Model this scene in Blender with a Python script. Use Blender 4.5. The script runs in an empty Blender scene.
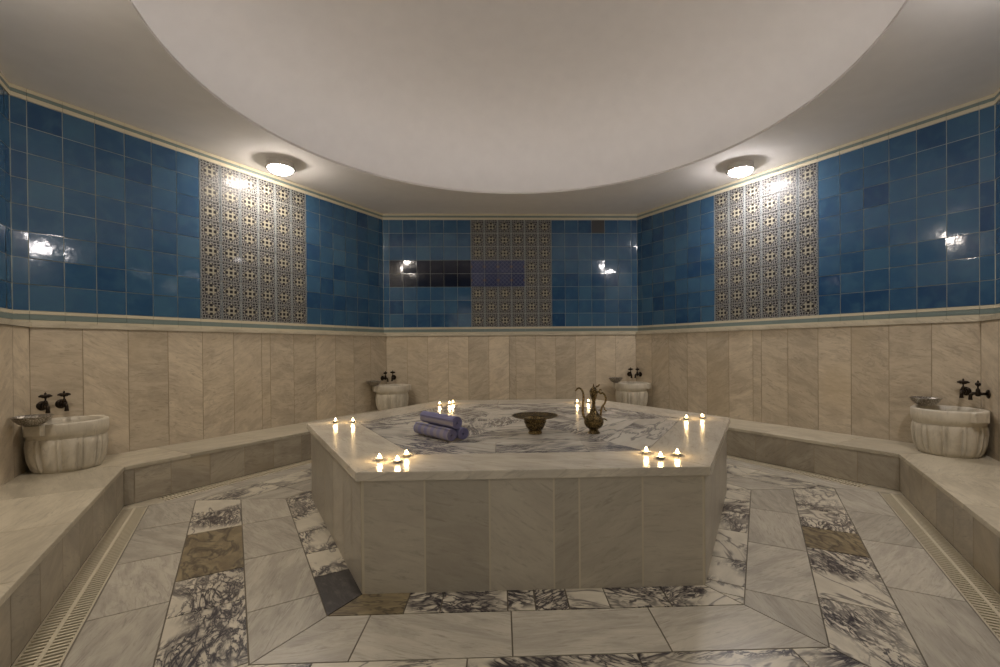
import bpy, bmesh, math, random
from mathutils import Vector, Matrix, Euler

random.seed(11)
scene = bpy.context.scene
COL = scene.collection
R = math.radians

# ---------------------------------------------------------------- camera
CAM = Vector((-0.1555, -3.523, 1.168))
fw = Vector((0.0332, 0.99945, -0.0058)).normalized()
r0 = fw.cross(Vector((0, 0, 1))).normalized()
u0 = r0.cross(fw).normalized()
ROLL = 0.0081
rx = r0 * math.cos(ROLL) - u0 * math.sin(ROLL)
ux = r0 * math.sin(ROLL) + u0 * math.cos(ROLL)
cam_d = bpy.data.cameras.new('camera')
cam_d.sensor_width = 36.0
cam_d.lens = 36.0 * 0.45476
cam_d.shift_x = -0.0168
cam_d.shift_y = 0.0170
cam_d.clip_start = 0.05
cam_o = bpy.data.objects.new('camera', cam_d)
COL.objects.link(cam_o)
M = Matrix.Identity(4)
for i in range(3):
    M[i][0], M[i][1], M[i][2], M[i][3] = rx[i], ux[i], -fw[i], CAM[i]
cam_o.matrix_world = M
scene.camera = cam_o

# ---------------------------------------------------------------- world, exposure
w = bpy.data.worlds.new('world')
scene.world = w
w.use_nodes = True
w.node_tree.nodes['Background'].inputs[0].default_value = (1.0, 0.90, 0.78, 1)
w.node_tree.nodes['Background'].inputs[1].default_value = 0.55
scene.view_settings.view_transform = 'Standard'
scene.view_settings.look = 'None'
scene.view_settings.exposure = 0.0
scene.view_settings.gamma = 1.0
scene.view_settings.use_curve_mapping = False
LAMP_WARM = (1.0, 0.89, 0.79)
LAMP_COOL = (1.0, 0.93, 0.91)
LAMP_POWER = 166.0
DOME_FILL_POWER = 5.6
CANDLE_WATT = 0.65

# ---------------------------------------------------------------- dimensions (metres)
K30 = math.tan(R(30))
AP_TILE = 3.301          # apothem of the tiled upper wall
AP_MARB = 3.194          # apothem of the marble dado
AP_BENCH = 2.611
AP_GUT = 2.457
Z_BENCH = 0.2973
Z_DADO = 1.351
Z_TB, Z_TT = 1.484, 3.084
Z_CEIL = 3.177
PC = Vector((0.0, 0.10, 0))
Z_PLAT = 0.5884
SIDES = {'back': 90, 'back_left': 150, 'back_right': 30, 'front_left': 210, 'front_right': 330, 'front': 270}
SIDE_TXT = {'back': 'back', 'back_left': 'back left', 'back_right': 'back right', 'front_left': 'near left',
            'front_right': 'near right', 'front': 'front'}


def nt(a):
    a = R(a)
    return Vector((math.cos(a), math.sin(a), 0)), Vector((-math.sin(a), math.cos(a), 0))


# ---------------------------------------------------------------- node helpers
class NT:
    def __init__(self, name):
        self.m = bpy.data.materials.new(name)
        self.m.use_nodes = True
        self.t = self.m.node_tree
        self.b = self.t.nodes['Principled BSDF']

    def n(self, ty, **kw):
        nd = self.t.nodes.new(ty)
        for k, v in kw.items():
            setattr(nd, k, v)
        return nd

    def put(self, sock, v):
        if hasattr(v, 'is_linked') or isinstance(v, bpy.types.NodeSocket):
            self.t.links.new(v, sock)
        elif isinstance(v, (tuple, list)) and len(v) == 3 and sock.type == 'RGBA':
            sock.default_value = (*v, 1)
        else:
            sock.default_value = v

    def math(self, op, a, b=None, c=None, clamp=False):
        nd = self.n('ShaderNodeMath', operation=op, use_clamp=clamp)
        for i, v in enumerate((a, b, c)):
            if v is not None:
                self.put(nd.inputs[i], v)
        return nd.outputs[0]

    def sstep(self, x, a, b):
        nd = self.n('ShaderNodeMapRange', interpolation_type='SMOOTHSTEP')
        self.put(nd.inputs[0], x)
        nd.inputs[1].default_value, nd.inputs[2].default_value = a, b
        nd.inputs[3].default_value, nd.inputs[4].default_value = 0, 1
        return nd.outputs[0]

    def mix(self, f, a, b, blend='MIX'):
        nd = self.n('ShaderNodeMix', data_type='RGBA', blend_type=blend)
        self.put(nd.inputs[0], f)
        self.put(nd.inputs[6], a)
        self.put(nd.inputs[7], b)
        return nd.outputs[2]

    def attr(self, name):
        return self.n('ShaderNodeAttribute', attribute_name=name).outputs['Fac']

    def mapping(self, vec, loc=(0, 0, 0), rot=(0, 0, 0), sc=(1, 1, 1)):
        nd = self.n('ShaderNodeMapping')
        self.put(nd.inputs[0], vec)
        self.put(nd.inputs[1], loc)
        self.put(nd.inputs[2], rot)
        self.put(nd.inputs[3], sc)
        return nd.outputs[0]

    def noise(self, vec, scale, detail=3, rough=0.5, dist=0.0, w=None, col=False):
        nd = self.n('ShaderNodeTexNoise', noise_dimensions='4D' if w is not None else '3D')
        self.put(nd.inputs['Vector'], vec)
        if w is not None:
            self.put(nd.inputs['W'], w)
        nd.inputs['Scale'].default_value = scale
        nd.inputs['Detail'].default_value = detail
        nd.inputs['Roughness'].default_value = rough
        nd.inputs['Distortion'].default_value = dist
        return nd.outputs['Color' if col else 'Fac']

    def uv(self):
        return self.n('ShaderNodeTexCoord').outputs['UV']

    def obj(self):
        return self.n('ShaderNodeTexCoord').outputs['Object']

    def set(self, **kw):
        names = {'color': 'Base Color', 'rough': 'Roughness', 'metal': 'Metallic', 'spec': 'Specular IOR Level',
                 'coat': 'Coat Weight', 'coat_rough': 'Coat Roughness', 'normal': 'Normal', 'emit': 'Emission Color',
                 'emit_s': 'Emission Strength'}
        for k, v in kw.items():
            self.put(self.b.inputs[names[k]], v)
        return self

    def bump(self, h, strength=0.2, dist=0.01):
        nd = self.n('ShaderNodeBump')
        nd.inputs['Strength'].default_value = strength
        nd.inputs['Distance'].default_value = dist
        self.put(nd.inputs['Height'], h)
        self.put(self.b.inputs['Normal'], nd.outputs[0])
        return self


def plain(name, col, rough=0.5, metal=0.0, bump=None):
    k = NT(name)
    n = k.noise(k.obj(), 6.0, 3)
    c = k.mix(k.math('MULTIPLY', n, 0.5), col, tuple(x * 0.82 for x in col))
    k.set(color=c, rough=rough, metal=metal)
    if bump:
        k.bump(k.noise(k.obj(), bump[0], 3), bump[1], 0.004)
    return k.m


def vein_mask(k, vec, w, scale, width, dist=1.2, detail=4, rough=0.55):
    n = k.noise(vec, scale, detail, rough, dist, w)
    d = k.math('ABSOLUTE', k.math('SUBTRACT', n, 0.5))
    return k.math('SUBTRACT', 1.0, k.sstep(d, 0.0, width))


def slab_coords(k):
    """UV in metres, turned by a per-slab angle; W differs from slab to slab"""
    rnd = k.attr('rnd')
    ang = k.math('MULTIPLY', k.math('SUBTRACT', rnd, 0.5), 1.4)
    cmb = k.n('ShaderNodeCombineXYZ')
    k.put(cmb.inputs[2], ang)
    vec = k.mapping(k.uv(), rot=cmb.outputs[0])
    return vec, k.math('MULTIPLY', rnd, 57.0), rnd


def marble_plain(name, base, dark, veinc, vein_amt=0.5, rough=0.35, stretch=(1.0, 3.0), uvc=True, warm=None):
    k = NT(name)
    if uvc:
        vec, W, rnd = slab_coords(k)
    else:
        vec, W, rnd = k.obj(), 3.0, 0.5
    sv = k.mapping(vec, sc=(stretch[0], stretch[1], 1.5))
    cloud = k.noise(sv, 2.6, 8, 0.68, 0.9, W)
    c = k.mix(k.sstep(cloud, 0.36, 0.66), base, dark)
    st = k.mapping(vec, rot=(0, 0, 0.5), sc=(2.2 * stretch[0], 4.6 * stretch[1], 2))
    fine = k.noise(st, 2.6, 7, 0.72, 1.6, W)
    c = k.mix(k.math('MULTIPLY', k.sstep(fine, 0.50, 0.68), 0.80), c, tuple(x * 0.80 for x in dark))
    pale = k.sstep(k.noise(st, 1.9, 6, 0.66, 1.0, k.math('ADD', W, 6.0)), 0.55, 0.72)
    c = k.mix(k.math('MULTIPLY', pale, 0.5), c, tuple(min(0.9, x * 1.12) for x in base))
    v = vein_mask(k, sv, W, 2.1, 0.030, 1.6)
    msk = k.sstep(k.noise(vec, 1.7, 2, 0.5, 0, W), 0.48, 0.68)
    v = k.math('MULTIPLY', k.math('MULTIPLY', v, msk), vein_amt * 0.6)
    c = k.mix(v, c, veinc)
    if warm:
        wm = k.math('MULTIPLY', k.sstep(k.noise(vec, 1.1, 3, 0.5, 0.3, W), 0.5, 0.75), 0.5)
        c = k.mix(wm, c, warm)
    if uvc:
        val = k.math('ADD', 0.86, k.math('MULTIPLY', k.math('FRACT', k.math('MULTIPLY', rnd, 7.31)), 0.24))
        cmb = k.n('ShaderNodeCombineXYZ')
        for i in range(3):
            k.put(cmb.inputs[i], val)
        c = k.mix(1.0, c, cmb.outputs[0], 'MULTIPLY')
    k.set(color=c, rough=rough)
    k.bump(fine, 0.05, 0.004)
    return k.m


def marble_veined(name, base, veinc, rough=0.3, amount=1.0, stretch=(0.9, 2.3), lo=0.43, hi=0.56, f=1.0):
    """white marble with bold black-violet veins; 'tone' turns a slab ochre (1) or near black (2)"""
    k = NT(name)
    vec, W, rnd = slab_coords(k)
    sv = k.mapping(vec, sc=(stretch[0], stretch[1], 1))
    cloud = k.noise(sv, 3.0, 5, 0.6, 0.5, W)
    c = k.mix(k.sstep(cloud, 0.35, 0.8), base, tuple(x * 0.72 for x in base))
    region = k.sstep(k.noise(vec, 2.2 * f, 2, 0.5, 0.6, W), lo, hi)
    v1 = vein_mask(k, sv, W, 2.4 * f, 0.055, 1.8, 4, 0.55)
    v2 = vein_mask(k, sv, k.math('ADD', W, 9.0), 5.0 * f, 0.075, 2.2, 4, 0.6)
    v3 = vein_mask(k, sv, k.math('ADD', W, 21.0), 1.4 * f, 0.022, 1.2, 4, 0.5)
    v = k.math('MAXIMUM', k.math('MULTIPLY', k.math('MAXIMUM', v1, v2), region), k.math('MULTIPLY', v3, 0.7))
    smear = k.math('MULTIPLY', k.sstep(k.noise(sv, 3.2 * f, 7, 0.72, 1.0, k.math('ADD', W, 4.0)), 0.54, 0.66), region)
    v = k.math('MAXIMUM', v, k.math('MULTIPLY', smear, 0.92))
    c = k.mix(k.math('MULTIPLY', v, amount), c, veinc)
    tone = k.attr('tone')
    och = k.mix(k.sstep(k.noise(sv, 5.0, 6, 0.65, 1.0, W), 0.35, 0.65), (0.28, 0.225, 0.125), (0.155, 0.118, 0.066))
    och = k.mix(k.math('MULTIPLY', v1, 0.7), och, (0.03, 0.022, 0.018))
    c = k.mix(k.math('COMPARE', tone, 1.0, 0.3), c, och)
    drk = k.mix(k.sstep(k.noise(sv, 9.0, 6, 0.7, 1.0, W), 0.45, 0.75), (0.040, 0.036, 0.034), (0.13, 0.115, 0.105))
    c = k.mix(k.math('COMPARE', tone, 2.0, 0.3), c, drk)
    k.set(color=c, rough=rough)
    k.bump(cloud, 0.04, 0.004)
    return k.m


def tile_blue():
    k = NT('blue_glaze')
    rnd = k.attr('rnd')
    ramp = k.n('ShaderNodeValToRGB')
    e = ramp.color_ramp.elements
    e[0].position, e[0].color = 0.0, (0.020, 0.058, 0.130, 1)
    e[1].position, e[1].color = 1.0, (0.055, 0.122, 0.195, 1)
    e2 = ramp.color_ramp.elements.new(0.45)
    e2.color = (0.033, 0.086, 0.163, 1)
    k.put(ramp.inputs[0], rnd)
    vec = k.uv()
    W = k.math('MULTIPLY', rnd, 71.0)
    mott = k.noise(vec, 9.0, 3, 0.5, 0.6, W)
    c = k.mix(k.math('MULTIPLY', k.sstep(mott, 0.4, 0.75), 0.55), ramp.outputs[0], (0.058, 0.135, 0.20))
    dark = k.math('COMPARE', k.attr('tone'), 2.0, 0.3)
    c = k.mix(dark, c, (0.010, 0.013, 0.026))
    c = k.mix(k.math('COMPARE', k.attr('tone'), 1.0, 0.3), c, (0.060, 0.060, 0.062))
    k.set(color=c, rough=0.07, spec=0.5)
    k.bump(k.noise(vec, 14.0, 2, 0.5, 0.3, W), 0.10, 0.006)
    return k.m


def tile_pattern():
    """white-grey tile painted with a five-dot cross flower and black scroll dots"""
    k = NT('painted_tile')
    sep = k.n('ShaderNodeSeparateXYZ')
    k.put(sep.inputs[0], k.uv())
    x = k.math('SUBTRACT', sep.outputs[0], 0.5)
    y = k.math('SUBTRACT', sep.outputs[1], 0.5)

    ax = k.math('ABSOLUTE', x)
    ay = k.math('ABSOLUTE', y)

    def dist(a_, b_, cx, cy):
        a = k.math('SUBTRACT', a_, cx)
        b = k.math('SUBTRACT', b_, cy)
        return k.math('SQRT', k.math('ADD', k.math('MULTIPLY', a, a), k.math('MULTIPLY', b, b)))

    def bar(u, v):                       # pale stem at |u| = 0.125, shorter than |v| = 0.25
        near = k.math('SUBTRACT', 1.0, k.sstep(k.math('ABSOLUTE', k.math('SUBTRACT', u, 0.125)), 0.030, 0.045))
        return k.math('MULTIPLY', near, k.math('SUBTRACT', 1.0, k.sstep(v, 0.24, 0.27)))
    stems = k.math('MAXIMUM', bar(ax, ay), bar(ay, ax))
    tips = k.math('MINIMUM', dist(ax, ay, 0.0, 0.34), dist(ax, ay, 0.34, 0.0))
    stems = k.math('MAXIMUM', stems, k.math('SUBTRACT', 1.0, k.sstep(tips, 0.045, 0.06)))
    eyes = k.math('MINIMUM', k.math('MINIMUM', dist(ax, ay, 0.0, 0.245), dist(ax, ay, 0.245, 0.0)), dist(ax, ay, 0.0, 0.0))
    halo = k.math('MINIMUM', k.math('MAXIMUM', k.math('SUBTRACT', ax, 0.21), k.math('SUBTRACT', ay, 0.33)),
                  k.math('MAXIMUM', k.math('SUBTRACT', ay, 0.21), k.math('SUBTRACT', ax, 0.33)))
    # ground: small black scroll dots on grey
    uvv = k.n('ShaderNodeCombineXYZ')
    k.put(uvv.inputs[0], x)
    k.put(uvv.inputs[1], y)
    vor = k.n('ShaderNodeTexVoronoi', feature='DISTANCE_TO_EDGE', voronoi_dimensions='2D')
    k.put(vor.inputs['Vector'], uvv.outputs[0])
    vor.inputs['Scale'].default_value = 6.6
    vor.inputs['Randomness'].default_value = 0.75
    scroll = k.sstep(vor.outputs['Distance'], 0.10, 0.20)
    c = k.mix(scroll, (0.22, 0.215, 0.20), (0.012, 0.012, 0.015))
    # bluish band along the vertical joints
    band = k.math('MULTIPLY', k.sstep(ax, 0.44, 0.475), 0.55)
    c = k.mix(band, c, (0.15, 0.18, 0.20))
    c = k.mix(k.math('MULTIPLY', k.math('SUBTRACT', 1.0, k.sstep(halo, -0.01, 0.015)), 0.8), c, (0.085, 0.08, 0.075))
    c = k.mix(stems, c, (0.31, 0.29, 0.22))
    c = k.mix(k.math('SUBTRACT', 1.0, k.sstep(eyes, 0.070, 0.085)), c, (0.006, 0.005, 0.006))
    k.set(color=c, rough=0.42, spec=0.22, coat=0.06, coat_rough=0.06)
    W = k.math('MULTIPLY', k.attr('rnd'), 71.0)
    k.bump(k.noise(k.uv(), 4.0, 2, 0.5, 0.3, W), 0.10, 0.006)
    return k.m


def tile_navy():
    """navy tile with pale crossing lattice lines and small rust spots"""
    k = NT('navy_lattice_tile')
    sep = k.n('ShaderNodeSeparateXYZ')
    k.put(sep.inputs[0], k.uv())
    x, y = sep.outputs[0], sep.outputs[1]
    lines = None
    for a in (k.math('ADD', x, y), k.math('SUBTRACT', x, y)):
        f = k.math('FRACT', k.math('MULTIPLY', a, 3.0))
        q = k.math('ABSOLUTE', k.math('SUBTRACT', f, 0.5))
        lines = q if lines is None else k.math('MINIMUM', lines, q)
    m = k.math('SUBTRACT', 1.0, k.sstep(lines, 0.07, 0.11))
    nz = k.noise(k.uv(), 9.0, 2)
    c = k.mix(k.sstep(nz, 0.4, 0.7), (0.020, 0.030, 0.085), (0.04, 0.052, 0.125))
    c = k.mix(m, c, (0.095, 0.105, 0.165))
    fx = k.math('ABSOLUTE', k.math('SUBTRACT', x, 0.5))
    fy = k.math('ABSOLUTE', k.math('SUBTRACT', y, 0.5))
    dd = k.math('SQRT', k.math('ADD', k.math('POWER', k.math('SUBTRACT', fx, 0.5), 2.0), k.math('POWER', fy, 2.0)))
    c = k.mix(k.math('SUBTRACT', 1.0, k.sstep(dd, 0.09, 0.12)), c, (0.13, 0.09, 0.08))
    k.set(color=c, rough=0.10)
    k.bump(nz, 0.08, 0.006)
    return k.m


def emission(name, col, s):
    k = NT(name)
    k.set(color=col, emit=col, emit_s=s, rough=0.4)
    return k.m


MAT = {}
MAT['wall_marble'] = marble_plain('beige_wall_marble', (0.62, 0.53, 0.39), (0.46, 0.385, 0.28), (0.24, 0.20, 0.16), 0.55, 0.32,
                                  (1.2, 2.6), warm=(0.56, 0.45, 0.29))
MAT['bench_marble'] = marble_plain('bench_marble', (0.56, 0.50, 0.375), (0.42, 0.37, 0.27), (0.22, 0.18, 0.13), 0.8, 0.30,
                                   (0.9, 3.2))
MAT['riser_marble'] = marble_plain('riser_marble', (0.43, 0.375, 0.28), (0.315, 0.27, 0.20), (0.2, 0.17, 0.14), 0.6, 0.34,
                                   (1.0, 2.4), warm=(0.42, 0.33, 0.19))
MAT['grey_marble'] = marble_plain('grey_floor_marble', (0.53, 0.485, 0.39), (0.385, 0.35, 0.285), (0.22, 0.20, 0.18), 0.5, 0.26,
                                  (0.9, 4.0))
MAT['veined'] = marble_veined('veined_floor_marble', (0.66, 0.60, 0.47), (0.030, 0.024, 0.032), 0.28)
MAT['inlay'] = marble_veined('veined_table_marble', (0.60, 0.56, 0.475), (0.060, 0.060, 0.080), 0.22, 0.95, (0.55, 3.0), 0.43, 0.56, 0.95)
MAT['table_marble'] = marble_plain('pale_table_marble', (0.64, 0.58, 0.465), (0.51, 0.46, 0.37), (0.33, 0.29, 0.24), 0.4, 0.22,
                                   (0.8, 2.2))
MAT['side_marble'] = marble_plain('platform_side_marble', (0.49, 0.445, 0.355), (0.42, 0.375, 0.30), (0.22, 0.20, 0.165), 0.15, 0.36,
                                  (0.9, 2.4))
MAT['basin_marble'] = marble_plain('carved_basin_marble', (0.64, 0.58, 0.46), (0.50, 0.45, 0.35), (0.3, 0.27, 0.22), 0.3, 0.38,
                                   (1.5, 3.0), uvc=False)
MAT['grout'] = plain('pale_grout', (0.42, 0.43, 0.38), 0.8)
MAT['floor_grout'] = plain('dark_floor_joint', (0.17, 0.145, 0.105), 0.8)
MAT['joint'] = plain('wall_joint', (0.36, 0.29, 0.19), 0.8)
MAT['cream_joint'] = plain('cream_joint', (0.58, 0.52, 0.39), 0.7)
MAT['blue'] = tile_blue()
MAT['painted'] = tile_pattern()
MAT['navy'] = tile_navy()
MAT['cream'] = plain('cream_border_glaze', (0.58, 0.52, 0.38), 0.18)
MAT['green'] = plain('sea_green_border_glaze', (0.18, 0.225, 0.205), 0.15)
MAT['plaster'] = plain('ceiling_plaster', (0.87, 0.85, 0.835), 0.85, bump=(40, 0.05))
MAT['dome_plaster'] = plain('dome_plaster', (0.84, 0.81, 0.785), 0.85, bump=(40, 0.05))
MAT['grate'] = plain('ivory_grate_plastic', (0.60, 0.53, 0.38), 0.45)
MAT['channel'] = plain('dark_channel', (0.035, 0.028, 0.02), 0.7)
MAT['shell'] = plain('wall_shell', (0.45, 0.42, 0.36), 0.9)
MAT['bronze'] = plain('dark_bronze', (0.030, 0.022, 0.015), 0.38, 0.85)
MAT['lamp_body'] = plain('lamp_body_white', (0.72, 0.68, 0.62), 0.5)
MAT['opal_warm'] = emission('opal_glass_warm', LAMP_WARM, LAMP_POWER)
MAT['opal_cool'] = emission('opal_glass_cool', LAMP_COOL, LAMP_POWER)
MAT['dome_fill'] = emission('added_dome_fill_glow', (1.0, 0.95, 0.91), DOME_FILL_POWER)  # glow of the unseen fill ring, added to brighten the dome
MAT['flame'] = emission('flame', (1.0, 0.74, 0.40), 18.0)
MAT['wax'] = plain('candle_wax', (0.80, 0.72, 0.55), 0.5)
MAT['tin'] = plain('candle_tin', (0.55, 0.53, 0.50), 0.30, 0.9)
MAT['towel_edge'] = plain('towel_folded_edge', (0.125, 0.12, 0.225), 0.95)
MAT['wick'] = plain('wick', (0.02, 0.018, 0.015), 0.9)


def metal_engraved(name, light, dark, rough, scale, bump):
    k = NT(name)
    v = k.n('ShaderNodeTexVoronoi', feature='DISTANCE_TO_EDGE')
    k.put(v.inputs['Vector'], k.obj())
    v.inputs['Scale'].default_value = scale
    e = k.sstep(v.outputs['Distance'], 0.05, 0.22)
    n = k.noise(k.obj(), scale * 0.5, 4, 0.6)
    c = k.mix(e, dark, light)
    c = k.mix(k.sstep(n, 0.45, 0.7), c, dark)
    k.set(color=c, rough=rough, metal=0.9)
    k.bump(e, bump, 0.002)
    return k.m


MAT['brass'] = metal_engraved('antique_brass', (0.33, 0.235, 0.10), (0.022, 0.016, 0.008), 0.40, 85, 0.7)
MAT['brass_plain'] = metal_engraved('polished_brass_bands', (0.30, 0.215, 0.09), (0.10, 0.07, 0.028), 0.30, 60, 0.2)
MAT['silver'] = metal_engraved('hammered_tinned_copper', (0.50, 0.47, 0.42), (0.22, 0.20, 0.17), 0.28, 70, 0.35)


def towel_mat(name, kind):
    k = NT(name)
    sep = k.n('ShaderNodeSeparateXYZ')
    k.put(sep.inputs[0], k.obj())
    lav, gry, dk = (0.20, 0.20, 0.335), (0.30, 0.28, 0.29), (0.10, 0.10, 0.22)
    if kind == 'rings':
        s = k.math('FRACT', k.math('ADD', k.math('MULTIPLY', sep.outputs[0], 13.5), 0.2))
        f = k.math('MULTIPLY', k.sstep(k.math('ABSOLUTE', k.math('SUBTRACT', s, 0.5)), 0.14, 0.34), 0.75)
    elif kind == 'length':
        f = k.math('MULTIPLY', k.math('SUBTRACT', 1.0, k.sstep(k.math('ABSOLUTE', k.math('ADD', sep.outputs[2], 0.004)), 0.010, 0.014)), 0.85)
        fy = k.math('LESS_THAN', sep.outputs[1], 0.0)
        f = k.math('MULTIPLY', f, fy)
    else:
        f = 0.0
    c = k.mix(f, lav, gry)
    n = k.noise(k.obj(), 160, 3, 0.6)
    c = k.mix(k.math('MULTIPLY', n, 0.35), c, dk)
    k.set(color=c, rough=0.95)
    k.bump(n, 0.5, 0.003)
    return k.m


# ---------------------------------------------------------------- mesh helpers
class MB:
    def __init__(self):
        self.v, self.f, self.mi, self.uv, self.rnd, self.tone, self.sm = [], [], [], [], [], [], []

    def poly(self, pts, mat=0, uv=None, rnd=0.5, tone=0.0, smooth=False):
        i0 = len(self.v)
        self.v += [tuple(p) for p in pts]
        self.f.append(list(range(i0, i0 + len(pts))))
        self.mi.append(mat)
        self.uv.append(uv or [(p[0], p[1]) for p in pts])
        self.rnd.append(rnd)
        self.tone.append(tone)
        self.sm.append(smooth)

    def grid(self, rows, mat=0, closed_u=True, smooth=True, cap0=False, cap1=False, rnd=0.5):
        """rows: list of rings (lists of points), joined in order"""
        i0 = len(self.v)
        n = len(rows[0])
        for r in rows:
            self.v += [tuple(p) for p in r]
        for j in range(len(rows) - 1):
            for i in range(n if closed_u else n - 1):
                a = i0 + j * n + i
                b = i0 + j * n + (i + 1) % n
                self._f([a, b, b + n, a + n], mat, smooth, rnd)
        if cap0:
            self._f([i0 + i for i in reversed(range(n))], mat, False, rnd)
        if cap1:
            self._f([i0 + (len(rows) - 1) * n + i for i in range(n)], mat, False, rnd)

    def _f(self, idx, mat, smooth, rnd=0.5):
        self.f.append(idx)
        self.mi.append(mat)
        self.uv.append([(self.v[i][0], self.v[i][1]) for i in idx])
        self.rnd.append(rnd)
        self.tone.append(0.0)
        self.sm.append(smooth)

    def box(self, c, ax, ay, az, mat=0, rnd=0.5, tone=0.0):
        """centre and three half-axis vectors"""
        c, ax, ay, az = Vector(c), Vector(ax), Vector(ay), Vector(az)
        P = lambda i, j, k: c + ax * i + ay * j + az * k
        for q in ([(-1, -1, -1), (-1, 1, -1), (1, 1, -1), (1, -1, -1)], [(-1, -1, 1), (1, -1, 1), (1, 1, 1), (-1, 1, 1)],
                  [(-1, -1, -1), (1, -1, -1), (1, -1, 1), (-1, -1, 1)], [(1, 1, -1), (-1, 1, -1), (-1, 1, 1), (1, 1, 1)],
                  [(-1, 1, -1), (-1, -1, -1), (-1, -1, 1), (-1, 1, 1)], [(1, -1, -1), (1, 1, -1), (1, 1, 1), (1, -1, 1)]):
            self.poly([P(*t) for t in q], mat, rnd=rnd, tone=tone)

    def slab(self, pts2, z0, z1, mat=0, rnd=0.5, tone=0.0, uvf=None, bev=0.0):
        """vertical prism over a CCW polygon, top edge slightly chamfered"""
        uvf = uvf or (lambda p: (p[0], p[1]))
        n = len(pts2)
        P = [Vector((p[0], p[1], 0)) for p in pts2]
        cen = sum(P, Vector()) / n
        top = [p.lerp(cen, min(0.4, bev / max(1e-6, (p - cen).length))) if bev else p for p in P]
        self.poly([(p.x, p.y, z1) for p in top], mat, [uvf(p) for p in top], rnd, tone)
        zs = z1 - bev
        for i in range(n):
            a, b = P[i], P[(i + 1) % n]
            ta, tb = top[i], top[(i + 1) % n]
            if bev:
                self.poly([(a.x, a.y, zs), (b.x, b.y, zs), (tb.x, tb.y, z1), (ta.x, ta.y, z1)], mat,
                          [uvf(a), uvf(b), uvf(tb), uvf(ta)], rnd, tone)
            ua = (uvf(a)[0], uvf(a)[1])
            ub = (uvf(b)[0], uvf(b)[1])
            self.poly([(a.x, a.y, z0), (b.x, b.y, z0), (b.x, b.y, zs), (a.x, a.y, zs)], mat,
                      [(ua[0], ua[1] + z0 - zs), (ub[0], ub[1] + z0 - zs), ub, ua], rnd, tone)

    def lathe(self, prof, seg=32, mat=0, c=(0, 0, 0), smooth=True, cap0=True, cap1=False):
        rows = []
        for r, z in prof:
            rows.append([(c[0] + r * math.cos(2 * math.pi * i / seg), c[1] + r * math.sin(2 * math.pi * i / seg), c[2] + z)
                         for i in range(seg)])
        self.grid(rows, mat, True, smooth, cap0, cap1)

    def tube(self, pts, rad, seg=10, mat=0, smooth=True, caps=True):
        pts = [Vector(p) for p in pts]
        if not isinstance(rad, (list, tuple)):
            rad = [rad] * len(pts)
        rows = []
        up = Vector((0, 1, 0))
        for i, p in enumerate(pts):
            d = (pts[min(i + 1, len(pts) - 1)] - pts[max(i - 1, 0)]).normalized()
            if abs(d.dot(up)) > 0.95:
                up = Vector((1, 0, 0))
            x = d.cross(up).normalized()
            y = d.cross(x).normalized()
            up = y * -1 if y.dot(up) < 0 else y
            rows.append([p + (x * math.cos(2 * math.pi * j / seg) + up * math.sin(2 * math.pi * j / seg)) * rad[i] for j in range(seg)])
        self.grid(rows, mat, True, smooth, caps, caps)

    def build(self, name, mats, parent=None, fix=False):
        me = bpy.data.meshes.new(name)
        me.from_pydata(self.v, [], self.f)
        for m in (mats if isinstance(mats, (list, tuple)) else [mats]):
            me.materials.append(m)
        me.polygons.foreach_set('material_index', self.mi)
        me.polygons.foreach_set('use_smooth', self.sm)
        uvl = me.uv_layers.new(name='UVMap')
        flat = [c for f in self.uv for q in f for c in (q[0], q[1])]
        uvl.data.foreach_set('uv', flat)
        for nm, arr in (('rnd', self.rnd), ('tone', self.tone)):
            at = me.attributes.new(nm, 'FLOAT', 'FACE')
            at.data.foreach_set('value', arr)
        if fix:
            bm = bmesh.new()
            bm.from_mesh(me)
            bmesh.ops.remove_doubles(bm, verts=bm.verts, dist=1e-5)
            bmesh.ops.recalc_face_normals(bm, faces=bm.faces)
            bm.to_mesh(me)
            bm.free()
        me.update()
        o = bpy.data.objects.new(name, me)
        COL.objects.link(o)
        if parent is not None:
            o.parent = parent
        return o


def catmull(pts, n=6):
    P = [Vector(p) for p in pts]
    out = []
    for i in range(len(P) - 1):
        a, b, c, d = P[max(i - 1, 0)], P[i], P[i + 1], P[min(i + 2, len(P) - 1)]
        for k in range(n):
            t = k / n
            out.append(0.5 * ((2 * b) + (c - a) * t + (2 * a - 5 * b + 4 * c - d) * t * t + (3 * b - a - 3 * c + d) * t ** 3))
    out.append(P[-1])
    return out


def tag(o, label=None, cat=None, group=None, kind=None):
    if label:
        o['label'] = label
    if cat:
        o['category'] = cat
    if group:
        o['group'] = group
    if kind:
        o['kind'] = kind
    return o


def thing(name, label, cat, loc=(0, 0, 0), rotz=0.0, group=None):
    o = bpy.data.objects.new(name, None)
    o.empty_display_size = 0.05
    COL.objects.link(o)
    o.location = loc
    o.rotation_euler = (0, 0, rotz)
    return tag(o, label, cat, group)


def copy_tree(o, parent=None):
    c = o.copy()
    COL.objects.link(c)
    if parent is not None:
        c.parent = parent
    for ch in [x for x in bpy.data.objects if x.parent == o]:
        copy_tree(ch, c)
    return c


def clip(poly, n, d):
    """keep n.p <= d"""
    out = []
    for i in range(len(poly)):
        a, b = poly[i], poly[(i + 1) % len(poly)]
        fa, fb = a.dot(n) - d, b.dot(n) - d
        if fa <= 0:
            out.append(a)
        if fa * fb < 0:
            out.append(a + (b - a) * (fa / (fa - fb)))
    return out


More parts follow.
